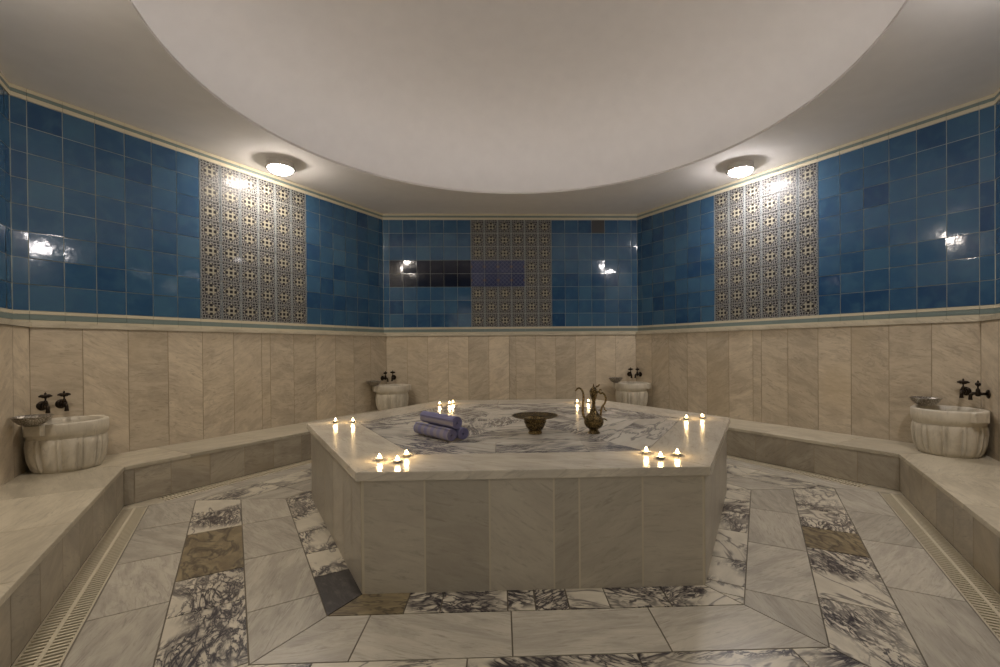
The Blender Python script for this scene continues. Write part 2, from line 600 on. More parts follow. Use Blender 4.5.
def side_slabs(mb, a, d0, d1, seams, z0, z1, gap, mat, tones=None, bev=0.0, uvsc=1.0, vin=None, vout=None, seed=0):
    """slabs of one hexagon side between apothems d0 and d1, mitred to the neighbours"""
    n, t = nt(a)
    rng = random.Random(seed + a)
    if vin is None:
        vin = (n * d0 - t * d0 * K30, n * d0 + t * d0 * K30)
        vout = (n * d1 - t * d1 * K30, n * d1 + t * d1 * K30)
    S = [-99] + list(seams) + [99]
    for i in range(len(S) - 1):
        P = [n * d0 + t * -9, n * d1 + t * -9, n * d1 + t * 9, n * d0 + t * 9]
        P = clip(P, -n, -(d0 + gap / 2))
        P = clip(P, n, d1 - gap / 2)
        if S[i] > -50:
            P = clip(P, -t, -(S[i] + gap / 2))
        if S[i + 1] < 50:
            P = clip(P, t, S[i + 1] - gap / 2)
        for k, sg in ((0, -1), (1, 1)):
            e = (vout[k] - vin[k]).normalized()
            m = Vector((-e.y, e.x, 0))
            if m.dot(t) * sg < 0:
                m = -m
            if len(P) > 2:
                P = clip(P, m, m.dot(vin[k]) - gap / 2)
        if len(P) < 3:
            continue
        off = Vector((rng.uniform(-20, 20), rng.uniform(-20, 20), 0))
        flip = rng.random() < 0.5
        uvf = (lambda p, off=off, flip=flip: ((p.dot(t) + off.x) * uvsc, ((p.dot(n) if flip else -p.dot(n)) + off.y) * uvsc))
        mb.slab(P, z0, z1, mat, rng.random(), (tones or {}).get(i, 0.0), uvf, bev)


# ---------------------------------------------------------------- floor
angles = [30, 90, 150, 210, 270, 330]
mb = MB()
mb.poly([nt(a)[0] * 0 + Vector((3.3 / math.cos(R(30)) * math.cos(R(a - 30)), 3.3 / math.cos(R(30)) * math.sin(R(a - 30)), -0.06))
         for a in angles], 3)
# joint bed below the slabs, stopping at the gutter
rin = AP_GUT / math.cos(R(30))
mb.slab([(rin * math.cos(R(a - 30)), rin * math.sin(R(a - 30))) for a in angles], -0.06, -0.004, 2)


def band(d_in, d_out, seams_by, mat, tones_by, seed):
    """d_in / d_out: functions of the side angle -> apothem in room coordinates"""
    for a in angles:
        def corner(fn, a, sg):
            b = (a + 60 * sg) % 360
            n1, n2 = nt(a)[0], nt(b)[0]
            det = n1.x * n2.y - n1.y * n2.x
            e1, e2 = fn(a), fn(b)
            return Vector(((e1 * n2.y - e2 * n1.y) / det, (n1.x * e2 - n2.x * e1) / det, 0))
        vin = (corner(d_in, a, -1), corner(d_in, a, 1))
        vout = (corner(d_out, a, -1), corner(d_out, a, 1))
        seams = seams_by.get(a)
        if seams is None:
            rg = random.Random(seed * 7 + a)
            step = seams_by['step']
            half = d_out(a) * K30
            s = -half + rg.uniform(0.3, 0.9) * step
            seams = []
            while s < half - 0.15:
                seams.append(s)
                s += step * rg.uniform(0.75, 1.3)
        side_slabs(mb, a, d_in(a), d_out(a), seams, -0.03, 0.0, 0.006, mat, tones_by.get(a), 0.0, 1.0, vin, vout, seed)


off = lambda ap: (lambda a: ap + nt(a)[0].dot(PC))
room = lambda ap: (lambda a: ap)
band(off(1.30), off(1.61), {'step': 0.32, 210: [-0.90, -0.55, -0.219, 0.135, 0.448],
                            330: [-0.78, -0.675, -0.387, 0.042, 0.40, 0.7],
                            270: [-0.60, -0.44, -0.138, -0.012, 0.14, 0.324, 0.603]}, 1,
     {210: {5: 2.0}, 270: {0: 1.0}, 90: {1: 1.0}, 150: {2: 1.0}}, 5)
band(off(1.61), off(1.91), {'step': 0.75, 210: [-0.578, 0.025, 0.624], 330: [-0.696, -0.091, 0.55], 270: [-0.74, -0.123, 0.489]}, 0, {}, 8)
band(off(1.91), off(2.21), {'step': 0.5, 210: [-0.572, 0.113, 0.486, 1.0], 330: [-0.62, -0.02, 0.33, 0.70]}, 1,
     {210: {1: 1.0}, 330: {2: 1.0}, 150: {1: 1.0}}, 3)
band(off(2.21), room(AP_GUT - 0.006), {'step': 0.75, 210: [-0.849, -0.29, 0.319, 0.95], 330: [-1.0, -0.36, 0.25, 0.8]}, 0, {}, 9)
# solid corner pieces of the gutter ring
grate_span = {150: (-1.32, 1.298), 30: (-1.30, 1.32), 210: (-1.40, 1.38), 330: (-1.38, 1.40), 90: (-1.3, 1.3)}
for a in angles:
    n, t = nt(a)
    lo, hi = grate_span.get(a, (-1.3, 1.3))
    for s0, s1 in ((-9, lo), (hi, 9)):
        P = [n * AP_GUT + t * s0, n * AP_BENCH + t * s0, n * AP_BENCH + t * s1, n * AP_GUT + t * s1]
        for sg in (-1, 1):
            e = (n + t * K30 * sg).normalized()
            m = Vector((-e.y, e.x, 0))
            if m.dot(t) * sg < 0:
                m = -m
            P = clip(P, m, 0.0)
        if len(P) > 2:
            mb.slab(P, -0.05, -0.002, 4, random.random())
floor = mb.build('floor', [MAT['grey_marble'], MAT['veined'], MAT['floor_grout'], MAT['channel'], MAT['bench_marble']])
tag(floor, 'marble floor of grey and boldly veined bands set in hexagon rings', kind='structure')

# drain grates
GR_TXT = {150: 'ivory slatted drain grate along foot of the back left bench',
          30: 'ivory slatted drain grate along foot of the back right bench',
          210: 'ivory slatted drain grate on the near left floor edge',
          330: 'ivory slatted drain grate on the near right floor edge',
          90: 'ivory slatted drain grate behind the platform at the back bench'}
for a in (210, 150, 90, 30, 330):
    n, t = nt(a)
    lo, hi = grate_span[a]
    g = MB()
    wd = (AP_BENCH - AP_GUT) / 2
    mid = n * (AP_GUT + wd)
    cnt = int((hi - lo) / 0.026)
    for i in range(cnt):
        s = lo + (i + 0.5) * (hi - lo) / cnt
        g.box(mid + t * s + Vector((0, 0, -0.011)), n * (wd - 0.004), t * 0.0060, Vector((0, 0, 0.008)))
    g.box(mid + t * ((lo + hi) / 2) + Vector((0, 0, -0.010)), n * 0.0075, t * ((hi - lo) / 2), Vector((0, 0, 0.0095)))
    for e in (-1, 1):
        g.box(mid + n * e * (wd - 0.004) + t * ((lo + hi) / 2) + Vector((0, 0, -0.03)), n * 0.004, t * ((hi - lo) / 2), Vector((0, 0, 0.027)))
    o = g.build('drain_grate', MAT['grate'])
    tag(o, GR_TXT[a], 'drain grate', 'drain grates around the floor')

# ---------------------------------------------------------------- ceiling and dome
DR = 2.42
seg = 96
mb = MB()
hexr = (AP_TILE + 0.05) / math.cos(R(30))


def hexpt(th):
    th = th % (2 * math.pi)
    k = round((th - R(30)) / R(60))
    return (AP_TILE + 0.05) / math.cos(th - R(30) - k * R(60))


ths = sorted(set([2 * math.pi * i / seg for i in range(seg)]))
mb.grid([[(DR * math.cos(q), DR * math.sin(q), Z_CEIL) for q in ths],
         [(hexpt(q) * math.cos(q), hexpt(q) * math.sin(q), Z_CEIL) for q in ths]], 0, True, False)
ceiling = mb.build('ceiling', MAT['plaster'])
tag(ceiling, 'flat plaster ceiling with a great round dome opening', kind='structure')
mb = MB()
DO = DR + 0.78                      # added lip behind which the dome springs; hides an added ring brightening the dome
prof = [(DR, Z_CEIL), (DR, Z_CEIL + 0.022), (DR + 0.012, Z_CEIL + 0.022), (DR + 0.014, Z_CEIL + 0.006), (DO, Z_CEIL + 0.006), (DO, Z_CEIL + 0.10)] + \
       [(DO * math.cos(R(q)), Z_CEIL + 0.10 + 1.30 * math.sin(R(q))) for q in range(5, 90, 5)] + [(0.001, Z_CEIL + 1.40)]
mb.lathe(prof, 96, 0, cap0=False)
mb.build('dome', MAT['dome_plaster'], ceiling)
mb = MB()
mb.lathe([(DR + 0.09, Z_CEIL + 0.008), (DR + 0.09, Z_CEIL + 0.024), (DR + 0.13, Z_CEIL + 0.024), (DR + 0.13, Z_CEIL + 0.008)], 96, 0, cap0=False, smooth=False)
mb.build('added_dome_fill_ring', MAT['dome_fill'], ceiling)

# ---------------------------------------------------------------- walls
T = 0.2015
PANEL_S = [-1.54, -1.24, -0.94, -0.645, -0.345, -0.055, 0.045, 0.345, 0.645, 0.94, 1.24, 1.54]


def make_wall(name, a):
    n, t = nt(a)
    rng = random.Random(a * 3 + 1)
    door = (name == 'front')
    P = lambda s, d, z: n * d + t * s + Vector((0, 0, z))
    dx = -0.155  # doorway centre, x of the camera side; t points to +x on the front wall
    HW, DH = 1.35, 2.4        # half width and height of the wide opening the picture is taken from
    half_out = 3.42 * K30
    shell = MB()
    if door:
        for s0, s1, z0, z1 in ((-half_out, dx - HW, 0, Z_CEIL), (dx + HW, half_out, 0, Z_CEIL), (dx - HW, dx + HW, DH, Z_CEIL)):
            shell.box(P((s0 + s1) / 2, (AP_TILE + 3.42) / 2 + 0.001, (z0 + z1) / 2), n * ((3.42 - AP_TILE) / 2 - 0.001), t * ((s1 - s0) / 2),
                      Vector((0, 0, (z1 - z0) / 2)), 0)
    else:
        shell.slab([P(-half_out, AP_TILE + 0.002, 0), P(-half_out - 0.05, 3.42, 0), P(half_out + 0.05, 3.42, 0), P(half_out, AP_TILE + 0.002, 0)], -0.06, Z_CEIL + 0.01, 0)
    root = shell.build('wall_' + name, MAT['grout'])
    tag(root, '%s wall with marble dado below blue glazed tiles' % SIDE_TXT[name], kind='structure')

    def blocked(s0, s1, z0, z1):
        return door and s1 > dx - HW and s0 < dx + HW and z0 < DH

    # blue, patterned and navy tiles
    tb, tp, tn = MB(), MB(), MB()
    half = AP_TILE * K30
    ss = [-half + 0.003]
    edges = [-9 * T - 0.005 + i * T + 0.0 for i in range(19)]
    edges = [e + 0.005 for e in edges]
    ss = [-half + 0.003] + edges + [half - 0.003]
    for row in range(8):
        z0 = Z_TB + row * 0.2 + 0.0025
        z1 = Z_TB + (row + 1) * 0.2 - 0.0025
        for i in range(len(ss) - 1):
            s0, s1 = ss[i] + 0.0025, ss[i + 1] - 0.0025
            if blocked(s0, s1, z0, z1):
                continue
            col = i - 1
            tgt, tone, uvu = tb, 0.0, False
            if 6 <= col <= 11:
                tgt = tp
                uvu = True
                if name == 'back' and row in (3, 4) and col >= 8:
                    tgt = tn
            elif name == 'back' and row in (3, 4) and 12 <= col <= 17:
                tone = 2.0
            elif name == 'back' and row == 7 and col == 2:
                tone = 1.0
            d0 = AP_TILE - 0.0025
            tx, tz = rng.gauss(0, 0.0010), rng.gauss(0, 0.0010)
            b = 0.004
            cs = [(s1, z0, tx - tz), (s0, z0, -tx - tz), (s0, z1, -tx + tz), (s1, z1, tx + tz)]
            r = min(0.999, max(0.0, rng.gauss(0.45, 0.24)))
            ins = []
            sc_, zc_ = (s0 + s1) / 2, (z0 + z1) / 2
            for s, z, q in cs:
                ins.append(P(s + (b if s < sc_ else -b), d0 - q, z + (b if z < zc_ else -b)))
            outs = [P(s, d0 - q, z) for s, z, q in cs]
            if uvu:
                uv = [(1 - (s - s0) / (s1 - s0), (z - z0) / (z1 - z0)) for s, z, q in cs]
            else:
                o1, o2 = rng.uniform(0, 9), rng.uniform(0, 9)
                uv = [(-s + o1, z + o2) for s, z, q in cs]
            tgt.poly(ins, 0, uv, r, tone)
            for j in range(4):
                j2 = (j + 1) % 4
                tgt.poly([outs[j], outs[j2], ins[j2], ins[j]], 0, [uv[j], uv[j2], uv[j2], uv[j]], r, tone)
    tb.build('blue_tiles', MAT['blue'], root)
    tp.build('patterned_tiles', MAT['painted'], root)
    if tn.f:
        tag(tn.build('navy_tiles', MAT['navy'], root), 'eight navy tiles with a pale lattice')

    # glazed borders above and below, marble dado and its ledge
    br = MB()
    for z0, z1, m in ((Z_TT + 0.002, 3.118, 0), (3.120, 3.144, 1), (3.146, Z_CEIL - 0.003, 0), (1.457, Z_TB - 0.002, 0), (1.414, 1.454, 1), (1.36, 1.411, 0)):
        for i in range(len(ss) - 1):
            s0, s1 = ss[i] + 0.001, ss[i + 1] - 0.001
            if blocked(s0, s1, z0, z1):
                continue
            br.box(P((s0 + s1) / 2, AP_TILE - 0.004, (z0 + z1) / 2), t * ((s1 - s0) / 2), n * 0.004, Vector((0, 0, (z1 - z0) / 2)), m)
    br.build('border', [MAT['cream'], MAT['green']], root)

    dm = MB()
    hm = AP_MARB * K30
    S = [-hm] + PANEL_S + [hm]
    bedhalf = hm
    for i in range(len(S) - 1):
        s0, s1 = S[i] + 0.0025, S[i + 1] - 0.0025
        parts = [(s0, s1)]
        if door:
            parts = [(s0, min(s1, dx - HW - 0.02)), (max(s0, dx + HW + 0.02), s1)]
        for q0, q1 in parts:
            if q1 - q0 < 0.02:
                continue
            r = rng.random()
            o1, o2 = rng.uniform(0, 30), rng.uniform(0, 30)
            z0, z1 = 0.0, Z_DADO - 0.002
            dm.poly([P(q1, AP_MARB, z0), P(q0, AP_MARB, z0), P(q0, AP_MARB, z1), P(q1, AP_MARB, z1)], 0,
                    [(-q1 + o1, z0 + o2), (-q0 + o1, z0 + o2), (-q0 + o1, z1 + o2), (-q1 + o1, z1 + o2)], r)
    for s0, s1 in (((-hm - 0.002, dx - HW - 0.01), (dx + HW + 0.01, hm + 0.002)) if door else ((-hm - 0.002, hm + 0.002),)):
        ext = (AP_TILE - 0.01 - AP_MARB) * K30
        dm.slab([P(s0, AP_MARB + 0.003, 0), P(s0 - ext, AP_TILE - 0.002, 0), P(s1 + ext, AP_TILE - 0.002, 0), P(s1, AP_MARB + 0.003, 0)], 0.0, Z_DADO, 1)
    dm.build('marble_panels', [MAT['wall_marble'], MAT['joint']], root)
    lg = MB()
    for s0, s1 in (((-hm, dx - HW - 0.01), (dx + HW + 0.01, hm)) if door else ((-hm, hm),)):
        e1 = 0.016 * K30
        A = AP_MARB - 0.016
        lg.slab([P(s0 + e1, A, 0), P(s0 - 0.06, AP_TILE - 0.001, 0), P(s1 + 0.06, AP_TILE - 0.001, 0), P(s1 - e1, A, 0)], Z_DADO, Z_DADO + 0.038, 0, rng.random(),
                0, lambda p: (p.dot(t) + 3 * a, p.dot(n)), 0.006)
    lg.build('ledge', MAT['bench_marble'], root)
    return root


for nm, a in SIDES.items():
    make_wall(nm, a)

# ---------------------------------------------------------------- benches
BENCH_TXT = {'back': 'low marble bench across the back wall behind the candlelit platform',
             'back_left': 'low marble bench running along the back left wall',
             'back_right': 'low marble bench running along the back right wall',
             'front_left': 'low marble bench in the near left foreground',
             'front_right': 'low marble bench in the near right foreground'}
RISER = {90: None, 150: [-1.2, -0.9, -0.6, -0.3, 0.0, 0.308, 0.593, 0.896, 1.194, 1.44],
         30: [-1.216, -0.875, -0.624, -0.323, 0.0, 0.3, 0.6, 0.9, 1.2, 1.45],
         210: [-1.255, -0.911, -0.624, -0.356, -0.067, 0.235, 0.539, 0.85, 1.15, 1.4],
         330: [-1.4, -1.1, -0.8, -0.5, -0.2, 0.09, 0.37, 0.66, 0.95, 1.25]}
for nm, a in SIDES.items():
    if nm == 'front':
        continue
    n, t = nt(a)
    root = thing('marble_bench', BENCH_TXT[nm], 'bench', n * 2.9, 0.0, 'marble benches around the room')
    loc = n * 2.9
    rs = MB()
    hb = AP_BENCH * K30
    S = [-hb] + (RISER[a] or [-1.2, -0.9, -0.6, -0.3, 0, 0.3, 0.6, 0.9, 1.2]) + [hb]
    rng = random.Random(a)
    for i in range(len(S) - 1):
        s0, s1 = S[i] + 0.002, S[i + 1] - 0.002
        o1, o2, r = rng.uniform(0, 30), rng.uniform(0, 30), rng.random()
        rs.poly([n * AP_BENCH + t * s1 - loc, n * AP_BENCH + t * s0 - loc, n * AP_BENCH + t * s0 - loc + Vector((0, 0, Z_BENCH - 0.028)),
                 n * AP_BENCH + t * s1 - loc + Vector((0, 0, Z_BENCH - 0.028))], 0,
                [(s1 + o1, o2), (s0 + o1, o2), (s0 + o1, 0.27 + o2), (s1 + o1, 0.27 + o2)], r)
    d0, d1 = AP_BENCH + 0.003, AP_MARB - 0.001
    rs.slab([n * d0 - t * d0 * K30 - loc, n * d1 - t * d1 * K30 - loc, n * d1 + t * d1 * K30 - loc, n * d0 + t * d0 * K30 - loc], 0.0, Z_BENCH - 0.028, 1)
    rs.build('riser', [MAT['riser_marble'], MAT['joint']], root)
    st = MB()
    seams = {150: [-1.1, -0.35, 0.4, 1.05], 30: [-1.05, -0.4, 0.35, 1.1], 210: [-0.9, -0.2, 0.5, 1.2], 330: [-1.2, -0.5, 0.2, 0.9], 90: [-0.9, -0.1, 0.7]}[a]
    side_slabs(st, a, AP_BENCH - 0.008, AP_MARB - 0.001, seams, Z_BENCH - 0.028, Z_BENCH, 0.0025, 0, None, 0.003, 1.0, seed=31)
    o = st.build('seat_slab', MAT['bench_marble'], root)
    o.location = -loc

# ---------------------------------------------------------------- the hexagonal platform
plat = thing('marble_platform', 'large hexagonal marble platform with veined inlay top, centre of the room', 'platform', PC)
AP_P = 1.466
top = MB()
for a in angles:
    side_slabs(top, a, 1.118, AP_P, {90: [0.2]}.get(a, []), Z_PLAT - 0.042, Z_PLAT, 0.002, 0, None, 0.005, 1.0, seed=4)
top.build('top_border', MAT['table_marble'], plat)
inl = MB()
rin2 = 1.117 / math.cos(R(30))
inl.slab([(rin2 * math.cos(R(a - 30)), rin2 * math.sin(R(a - 30))) for a in angles], Z_PLAT - 0.042, Z_PLAT - 0.003, 1)
for a in angles:
    side_slabs(inl, a, 0.82, 1.117, {270: [-0.195, 0.33], 210: [0.1], 330: [-0.12], 90: [0.2]}.get(a, [-0.1]), Z_PLAT - 0.03, Z_PLAT - 0.0005, 0.003, 0, None, 0, 1.0, seed=17)
    side_slabs(inl, a, 0.42, 0.82, [], Z_PLAT - 0.03, Z_PLAT - 0.0005, 0.003, 0, None, 0, 1.0, seed=23)
    side_slabs(inl, a, 0.0, 0.42, [], Z_PLAT - 0.03, Z_PLAT - 0.0005, 0.003, 0, None, 0, 1.0, seed=29)
inl.build('inlay', [MAT['inlay'], MAT['floor_grout']], plat)
AP_S = 1.438
core = MB()
rc = (AP_S - 0.0012) / math.cos(R(30))
core.slab([(rc * math.cos(R(a - 30)), rc * math.sin(R(a - 30))) for a in angles], 0.0, Z_PLAT - 0.043, 0)
core.build('core', MAT['cream_joint'], plat)
for a in angles:
    n, t = nt(a)
    rng = random.Random(a + 2)
    hs = AP_S * K30
    S = {270: [-hs + 0.008, -0.53, -0.22, 0.09, 0.214, 0.523, hs - 0.008]}.get(a, [-hs + 0.008, -0.52, -0.21, 0.1, 0.41, 0.62, hs - 0.008])
    sp = MB()
    for i in range(len(S) - 1):
        s0, s1 = S[i] + 0.0045, S[i + 1] - 0.0045
        o1, o2, r = rng.uniform(0, 30), rng.uniform(0, 30), rng.random()
        zt = Z_PLAT - 0.042 - 0.009
        up = Vector((0, 0, zt))
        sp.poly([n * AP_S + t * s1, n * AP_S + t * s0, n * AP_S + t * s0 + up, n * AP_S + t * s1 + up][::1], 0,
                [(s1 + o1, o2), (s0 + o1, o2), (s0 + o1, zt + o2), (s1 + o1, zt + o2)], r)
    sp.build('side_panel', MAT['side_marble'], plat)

# ---------------------------------------------------------------- ceiling lamps
LAMP_TXT = {150: 'round opal ceiling lamp above the back left patterned tiles', 30: 'round opal ceiling lamp above the back right patterned tiles',
            210: 'round opal ceiling lamp over the near left wall', 330: 'round opal ceiling lamp over the near right wall'}


def make_lamp(a, opal):
    n, t = nt(a)
    p = n * 2.90
    root = thing('ceiling_lamp', LAMP_TXT[a], 'lamp', (p.x, p.y, Z_CEIL), 0, 'ceiling lamps around the dome')
    b = MB()
    b.lathe([(0.132, 0.0), (0.134, -0.050), (0.146, -0.056), (0.146, -0.066), (0.02, -0.066)], 40, 0, cap0=False, cap1=True)
    b.build('base', MAT['lamp_body'], root, fix=True)
    d = MB()
    d.lathe([(0.122, -0.0665)] + [(0.122 * math.cos(R(q)), -0.0665 - 0.055 * math.sin(R(q))) for q in range(10, 90, 10)] + [(0.002, -0.1215)], 40, 0, cap0=False, cap1=True)
    d.build('diffuser', opal, root, fix=True)
    return root


make_lamp(150, MAT['opal_warm'])
make_lamp(30, MAT['opal_cool'])
make_lamp(210, MAT['opal_warm'])
make_lamp(330, MAT['opal_cool'])

# ---------------------------------------------------------------- wash basins
def make_basin():
    root = thing('wash_basin', '', 'basin', (0, 0, 0), 0, 'marble wash basins in the corners')
    H = 0.358
    b = MB()
    seg = 168
    N = 11
    rows = []
    ctrl = [(0.0, 0.186), (0.03, 0.200), (0.08, 0.213), (0.13, 0.219), (0.18, 0.2235), (0.225, 0.223), (0.243, 0.217)]
    for z, r in ctrl:
        ring = []
        amp = 0.021 * min(1.0, 0.25 + z / 0.10) * (1.0 if z < 0.22 else 0.25)
        for i in range(seg):
            th = 2 * math.pi * i / seg
            u = (th * N / (2 * math.pi)) % 1.0
            if u < 0.26:                      # raised narrow rib between two grooves
                q = 0.8 if 0.05 < u < 0.21 else -0.4
            else:                             # broad convex lobe
                v = (u - 0.26) / 0.74
                q = -0.4 + 1.3 * math.sin(math.pi * v) ** 0.55
            ring.append(((r + amp * (q - 0.6)) * math.cos(th), (r + amp * (q - 0.6)) * math.sin(th), z))
        rows.append(ring)
    b.grid(rows, 0, True, True, True, False)
    b.build('bowl', MAT['basin_marble'], root)
    rim = MB()
    rim.lathe([(0.214, 0.240), (0.220, 0.248), (0.220, 0.256), (0.229, 0.262), (0.232, 0.300), (0.233, H - 0.010), (0.229, H - 0.002), (0.222, H),
               (0.204, H), (0.196, H - 0.006), (0.190, H - 0.04), (0.165, H - 0.12), (0.11, H - 0.18), (0.03, H - 0.20)], 72, 0, cap0=False, cap1=True)
    rim.build('rim', MAT['basin_marble'], root)
    for s in (-1, 1):
        lg = MB()
        lg.slab([(-0.055, 0.195 * s), (0.055, 0.195 * s), (0.052, 0.262 * s), (-0.052, 0.262 * s)][::s], H - 0.075, H - 0.001, 0, bev=0.006)
        lg.build('lug', MAT['basin_marble'], root)
    return root


BASINS = [(180, 'marble wash basin on the bench at the far left of the photo'),
          (0, 'marble wash basin on the bench at the far right of the photo'),
          (120, 'marble wash basin in the back left corner behind the platform'),
          (60, 'marble wash basin in the back right corner behind the ewer')]
basin0 = make_basin()
for i, (v, lab) in enumerate(BASINS):
    o = basin0 if i == 0 else copy_tree(basin0)
    rr = 3.417
    o.location = (rr * math.cos(R(v)), rr * math.sin(R(v)), Z_BENCH)
    o.rotation_euler = (0, 0, R(v + 180))
    o['label'] = lab

# ---------------------------------------------------------------- faucets
def make_faucet():
    root = thing('faucet', '', 'faucet', (0, 0, 0), 0, 'bronze faucets over the basins')
    f = MB()
    rows = []
    for x, r in ((0.0, 0.034), (0.004, 0.036), (0.008, 0.033), (0.012, 0.022), (0.016, 0.014)):
        rows.append([(x, r * math.cos(2 * math.pi * i / 28), r * math.sin(2 * math.pi * i / 28)) for i in range(28)])
    f.grid(rows, 0, True, True, True, True)
    f.build('flange', MAT['bronze'], root)
    b = MB()
    b.tube([(0.012, 0, 0), (0.03, 0, 0), (0.06, 0, 0)], [0.010, 0.011, 0.013], 14)
    b.lathe([(0.004, -0.022), (0.014, -0.019), (0.0175, -0.008), (0.0175, 0.010), (0.013, 0.018), (0.0145, 0.022), (0.012, 0.034), (0.008, 0.042), (0.004, 0.044)], 18, 0, (0.062, 0, 0), cap1=True)
    b.build('body', MAT['bronze'], root)
    s = MB()
    s.tube(catmull([(0.066, 0, 0), (0.088, 0, 0.002), (0.103, 0, -0.010), (0.106, 0, -0.030), (0.106, 0, -0.050)], 5),
           [0.0115] * 16 + [0.0125, 0.0125, 0.0135, 0.0135, 0.0135], 14)
    s.build('spout', MAT['bronze'], root)
    h = MB()
    h.lathe([(0.005, 0.040), (0.005, 0.056), (0.009, 0.060), (0.016, 0.068), (0.018, 0.076), (0.012, 0.085), (0.006, 0.090), (0.0075, 0.094), (0.005, 0.099), (0.001, 0.106)], 14, 0, (0.062, 0, 0))
    for sg in (-1, 1):
        h.tube(catmull([(0.062, 0.008 * sg, 0.072), (0.062, 0.020 * sg, 0.076), (0.062, 0.030 * sg, 0.075), (0.062, 0.039 * sg, 0.073)], 4),
               [0.014] * 4 + [0.013, 0.012, 0.011, 0.010] + [0.008, 0.007, 0.006, 0.005] + [0.002], 10)
    h.build('handle', MAT['bronze'], root)
    return root


def wallpt(a, s, z, d=AP_MARB):
    n, t = nt(a)
    q = n * d + t * s
    return (q.x, q.y, z)


fa0 = make_faucet()
hm = AP_MARB * K30
FAUCETS = [  # wall, distance from the corner measured along the wall (sign says which corner)
    (150, hm - 0.065, 0.757, 'dark bronze faucet on the far left wall, left one over the basin'),
    (150, hm - 0.170, 0.760, 'dark bronze faucet on the far left wall, right one over the basin'),
    (30, -hm + 0.090, 0.785, 'dark bronze faucet seen facing out, over the far right basin'),
    (330, hm - 0.140, 0.780, 'dark bronze faucet seen side on, beside the far right corner'),
    (150, -hm + 0.085, 0.745, 'small dark faucet in the back left corner, left of the pair'),
    (90, hm - 0.105, 0.752, 'small dark faucet in the back left corner, right of the pair'),
    (90, -hm + 0.100, 0.764, 'small dark faucet in the back right corner, left of the pair'),
    (30, hm - 0.085, 0.764, 'small dark faucet in the back right corner, right of the pair')]
for i, (a, s, z, lab) in enumerate(FAUCETS):
    o = fa0 if i == 0 else copy_tree(fa0)
    o.location = wallpt(a, s, z)
    o.rotation_euler = (0, 0, R(a + 180))
    o['label'] = lab

# ---------------------------------------------------------------- tinned bowls on the basins
def make_bowl():
    m = MB()
    m.lathe([(0.001, 0.0), (0.036, 0.0), (0.040, 0.003), (0.066, 0.016), (0.089, 0.040), (0.101, 0.064), (0.106, 0.067), (0.106, 0.069), (0.099, 0.067),
             (0.086, 0.042), (0.063, 0.020), (0.036, 0.008), (0.018, 0.010), (0.010, 0.016), (0.001, 0.017)], 48, 0, cap0=False)
    o = m.build('metal_bowl', MAT['silver'], fix=True)
    return tag(o, '', 'bowl', 'tinned bathing bowls on basin rims')


BOWLS = [(-3.40, -0.275, 'shallow silver bathing bowl on the far left basin rim'), (3.385, 0.165, 'shallow silver bathing bowl on the far right basin rim'),
         (-1.93, 2.83, 'small silver bathing bowl on the back left basin'), (1.49, 3.00, 'small silver bathing bowl on the back right basin')]
b0 = make_bowl()
for i, (x, y, lab) in enumerate(BOWLS):
    o = b0 if i == 0 else copy_tree(b0)
    o.location = (x, y, Z_BENCH + 0.3585)
    o['label'] = lab

# ---------------------------------------------------------------- footed brass bowl on the platform
fb = thing('footed_bowl', 'antique brass footed bowl with wide flat brim, middle of the platform', 'bowl', (0.067, -0.45, Z_PLAT))
m = MB()
m.lathe([(0.047, 0.0), (0.049, 0.004), (0.047, 0.010), (0.044, 0.014), (0.044, 0.022), (0.047, 0.026)], 40, 0)
m.build('foot', MAT['brass_plain'], fb)
m = MB()
m.lathe([(0.030, 0.024), (0.047, 0.026), (0.056, 0.036), (0.064, 0.052), (0.069, 0.068), (0.072, 0.073), (0.0765, 0.076), (0.0765, 0.082), (0.072, 0.085),
         (0.0735, 0.092), (0.078, 0.094), (0.078, 0.101), (0.076, 0.104), (0.071, 0.104), (0.066, 0.070), (0.050, 0.038), (0.01, 0.032)], 48, 0, cap0=True, cap1=True)
m.build('body', MAT['brass'], fb)
m = MB()
m.lathe([(0.072, 0.1035), (0.078, 0.1035), (0.110, 0.107), (0.140, 0.113), (0.157, 0.120), (0.159, 0.122), (0.156, 0.1235), (0.139, 0.116), (0.110, 0.110), (0.078, 0.1062), (0.072, 0.1058), (0.072, 0.1035)], 64, 0, cap0=False)
m.build('brim', MAT['brass'], fb, fix=True)

# ---------------------------------------------------------------- ewer
ew = thing('ewer', 'tall engraved brass ewer with curved spout and scrolled handle', 'ewer', (0.462, -0.475, Z_PLAT), R(-11))
m = MB()
m.lathe([(0.041, 0.0), (0.042, 0.004), (0.038, 0.010), (0.032, 0.016), (0.029, 0.024), (0.034, 0.030), (0.053, 0.044), (0.063, 0.060), (0.0665, 0.074), (0.0655, 0.080), (0.0665, 0.084),
         (0.061, 0.102), (0.050, 0.118), (0.034, 0.132), (0.023, 0.147), (0.015, 0.166), (0.011, 0.186), (0.010, 0.200), (0.0135, 0.203), (0.0135, 0.207), (0.010, 0.210), (0.013, 0.222),
         (0.019, 0.240), (0.0245, 0.260), (0.0268, 0.276)], 44, 0, cap1=True)
m.build('body', MAT['brass'], ew)
m = MB()
m.lathe([(0.0272, 0.275), (0.0285, 0.280), (0.0255, 0.291), (0.019, 0.303), (0.009, 0.312), (0.004, 0.316), (0.005, 0.322), (0.004, 0.328), (0.001, 0.334)], 32, 0)
lid = m.build('lid', MAT['brass'], ew)
m = MB()   # little bird finial
m.tube(catmull([(0.012, 0, 0.306), (0.020, 0, 0.314), (0.030, 0, 0.318), (0.037, 0, 0.326), (0.034, 0, 0.332)], 4), [0.004] * 4 + [0.0065] * 5 + [0.0055] * 4 + [0.004, 0.004, 0.003, 0.002], 10)
